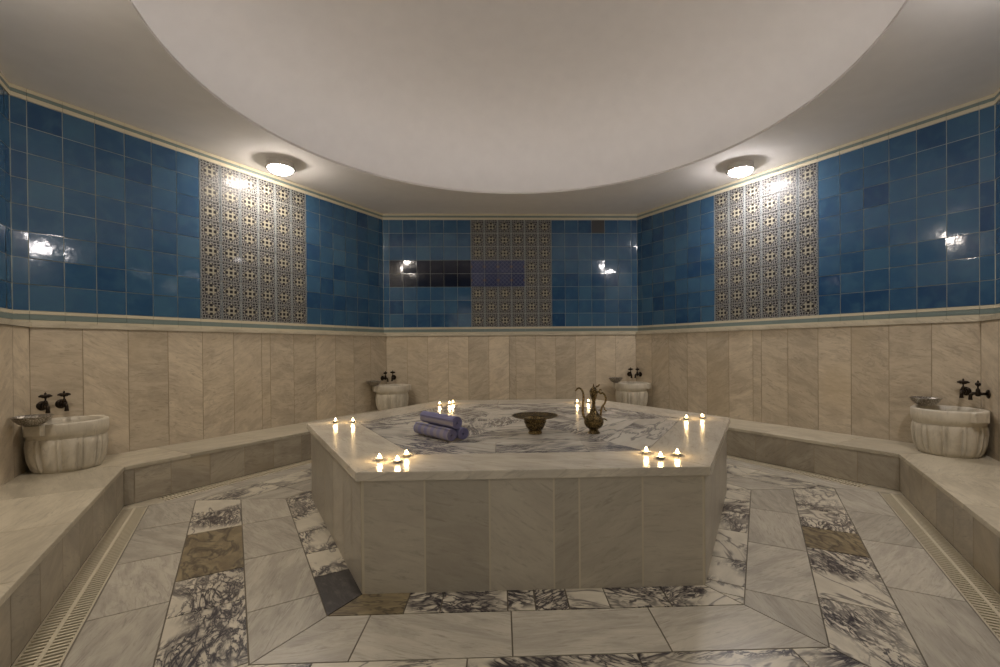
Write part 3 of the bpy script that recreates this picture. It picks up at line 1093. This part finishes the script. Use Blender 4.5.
m.tube([(0.034, 0, 0.330), (0.043, 0, 0.326)], [0.003, 0.0008], 8)
m.build('finial', MAT['brass_plain'], lid)
m = MB()
cv = catmull([(-0.054, 0, 0.098), (-0.066, 0, 0.112), (-0.072, 0, 0.140), (-0.073, 0, 0.180), (-0.068, 0, 0.225), (-0.069, 0, 0.262), (-0.078, 0, 0.290), (-0.093, 0, 0.303), (-0.108, 0, 0.300), (-0.118, 0, 0.288)], 5)
m.tube(cv, [0.0095 - 0.004 * i / (len(cv) - 1) for i in range(len(cv))], 12)
m.tube([(-0.121, 0, 0.291), (-0.118, 0, 0.286), (-0.117, 0, 0.283)], [0.0055, 0.0065, 0.0035], 10)
m.build('spout', MAT['brass_plain'], ew)
m = MB()
cv = catmull([(0.018, 0, 0.268), (0.034, 0, 0.280), (0.047, 0, 0.268), (0.060, 0, 0.272), (0.074, 0, 0.256), (0.081, 0, 0.232), (0.074, 0, 0.204), (0.058, 0, 0.182), (0.050, 0, 0.158), (0.047, 0, 0.136), (0.046, 0, 0.118)], 5)
m.tube(cv, 0.0066, 10)
m.tube(catmull([(0.058, 0, 0.182), (0.068, 0, 0.176), (0.074, 0, 0.160), (0.082, 0, 0.152), (0.086, 0, 0.156)], 4), [0.0045] * 9 + [0.004] * 4 + [0.003, 0.003, 0.003, 0.0015], 8)
m.tube(catmull([(0.049, 0, 0.150), (0.038, 0, 0.156), (0.030, 0, 0.150)], 4), [0.0045] * 6 + [0.003, 0.002, 0.0012], 8)
m.tube(catmull([(0.062, 0, 0.096), (0.072, 0, 0.098), (0.080, 0, 0.092), (0.090, 0, 0.088)], 4), [0.005] * 9 + [0.004, 0.0035, 0.0025, 0.001], 8)
m.tube(catmull([(0.036, 0, 0.280), (0.040, 0, 0.292), (0.047, 0, 0.296), (0.052, 0, 0.288)], 4), [0.0045] * 9 + [0.004, 0.0035, 0.003, 0.0015], 8)
m.build('handle', MAT['brass_plain'], ew)

# ---------------------------------------------------------------- rolled towels
def towel(label, p_front, p_rear, r, kind, seed):
    """spiral roll of cloth; local x runs along the roll"""
    pf, pr = Vector(p_front), Vector(p_rear)
    d = pf - pr
    L = d.length
    root_m = MB()
    turns, th = 4.2, 0.0052
    rng = random.Random(seed)
    N = 150
    prof_o, prof_i = [], []
    ph = rng.uniform(0, 6.28)
    for i in range(N + 1):
        q = i / N
        ang = ph + q * turns * 2 * math.pi
        rr = 0.011 + (r - 0.011) * q ** 0.97
        wob = 1 + 0.02 * math.sin(3 * ang + seed)
        prof_o.append((rr * wob * math.cos(ang), rr * wob * math.sin(ang)))
        ri = max(0.0015, rr * wob - th)
        prof_i.append((ri * math.cos(ang), ri * math.sin(ang)))
    xs = [-L / 2 + L * k / 10 for k in range(11)]
    loop = prof_o + prof_i[::-1]
    rows = []
    for k, x in enumerate(xs):
        e = 1.0 + 0.02 * math.sin(k * 1.7 + seed)
        if k in (0, 10):
            e *= 0.975
        rows.append([(x, y * e, z * e) for y, z in loop])
    root_m.grid(rows, 0, True, True, False, False)
    n2 = len(loop)
    for k in (0, 10):
        i0 = k * n2
        for i in range(N):
            f = [i0 + i, i0 + i + 1, i0 + n2 - 2 - i, i0 + n2 - 1 - i]
            root_m._f(f if k == 10 else f[::-1], 1, False)
    # closed inner plug of cloth so that no light passes through the eye of the roll
    o = root_m.build('rolled_towel', [towel_mat('towel_' + kind, kind), MAT['towel_edge']])
    o.location = (pf + pr) / 2
    o.rotation_euler = Euler((0, math.asin(-d.z / L), math.atan2(d.y, d.x)), 'XYZ')
    tag(o, label, 'towel', 'rolled towels stacked on the platform')
    return o


RT = 0.041
zc = Z_PLAT + RT + 0.0005
dirv = Vector((0.66, -0.75, 0)).normalized()
per = Vector((-dirv.y, dirv.x, 0))
A = Vector((-0.468, -0.70, zc))
towel('ring-striped lavender towel roll at front of the bottom pair', A, A - dirv * 0.40, RT, 'rings', 1)
B = A + per * 0.087 + dirv * 0.004
towel('plain lavender towel roll at rear of the bottom pair', B, B - dirv * 0.37, RT, 'plain', 2)
Cc = (A + B) / 2 + Vector((0, 0, 0.0705)) - dirv * 0.005
towel('lavender towel roll with a long grey stripe, top of the pile', Cc, Cc - dirv * 0.385, RT, 'length', 3)

# ---------------------------------------------------------------- tealights
def make_tealight():
    root = thing('tealight', '', 'candle', (0, 0, 0), 0, 'lit tealights on the platform')
    c = MB()
    c.lathe([(0.020, 0.0), (0.0215, 0.002), (0.0225, 0.013), (0.0265, 0.0135), (0.0265, 0.0145), (0.0215, 0.0145), (0.0205, 0.010)], 28, 0)
    c.build('cup', MAT['tin'], root, fix=True)
    x = MB()
    x.lathe([(0.0207, 0.004), (0.0207, 0.0105), (0.012, 0.010), (0.001, 0.0095)], 24, 0)
    x.build('wax', MAT['wax'], root, fix=True)
    k = MB()
    k.tube([(0, 0, 0.009), (0.0005, 0, 0.016)], 0.0011, 8)
    k.build('wick', MAT['wick'], root)
    f = MB()
    f.lathe([(0.001, 0.0135), (0.0065, 0.016), (0.0088, 0.0205), (0.0080, 0.025), (0.0052, 0.030), (0.0024, 0.0345), (0.0002, 0.038)], 16, 0)
    f.build('flame', MAT['flame'], root)
    return root


TEA = [(-0.795, -1.140, 'lit tealight at front left corner of the platform, leftmost of three'),
       (-0.691, -1.190, 'lit tealight at front left corner of the platform, nearest the edge'),
       (-0.672, -1.060, 'lit tealight at front left corner of the platform, farthest from the edge'),
       (0.625, -1.080, 'lit tealight at front right corner of the platform, leftmost of three'),
       (0.661, -1.200, 'lit tealight at front right corner of the platform, nearest the edge'),
       (0.772, -1.140, 'lit tealight at front right corner of the platform, rightmost of three'),
       (-1.475, 0.120, 'lit tealight on the left corner of the platform, outer of two'),
       (-1.335, 0.110, 'lit tealight on the left corner of the platform, inner of two'),
       (1.309, 0.045, 'lit tealight on the right corner of the platform, inner of two'),
       (1.455, 0.085, 'lit tealight on the right corner of the platform, outer of two'),
       (-0.795, 1.150, 'lit tealight at back left of the platform, leftmost of three'),
       (-0.700, 1.190, 'lit tealight at back left of the platform, middle of three'),
       (-0.672, 1.270, 'lit tealight at back left of the platform, rightmost of three'),
       (0.625, 1.180, 'lit tealight at back of the platform, left of the ewer neck'),
       (0.748, 1.210, 'lit tealight at back of the platform, half behind the ewer neck')]
t0 = make_tealight()
for i, (x, y, lab) in enumerate(TEA):
    o = t0 if i == 0 else copy_tree(t0)
    o.location = (x, y, Z_PLAT)
    o.rotation_euler = (0, 0, i * 1.3)
    o['label'] = lab
    ld = bpy.data.lights.new('candle_light', 'POINT')
    ld.energy = CANDLE_WATT
    ld.color = (1.0, 0.66, 0.30)
    ld.shadow_soft_size = 0.012
    lo = bpy.data.objects.new('candle_light', ld)
    COL.objects.link(lo)
    lo.location = (x, y, Z_PLAT + 0.034)
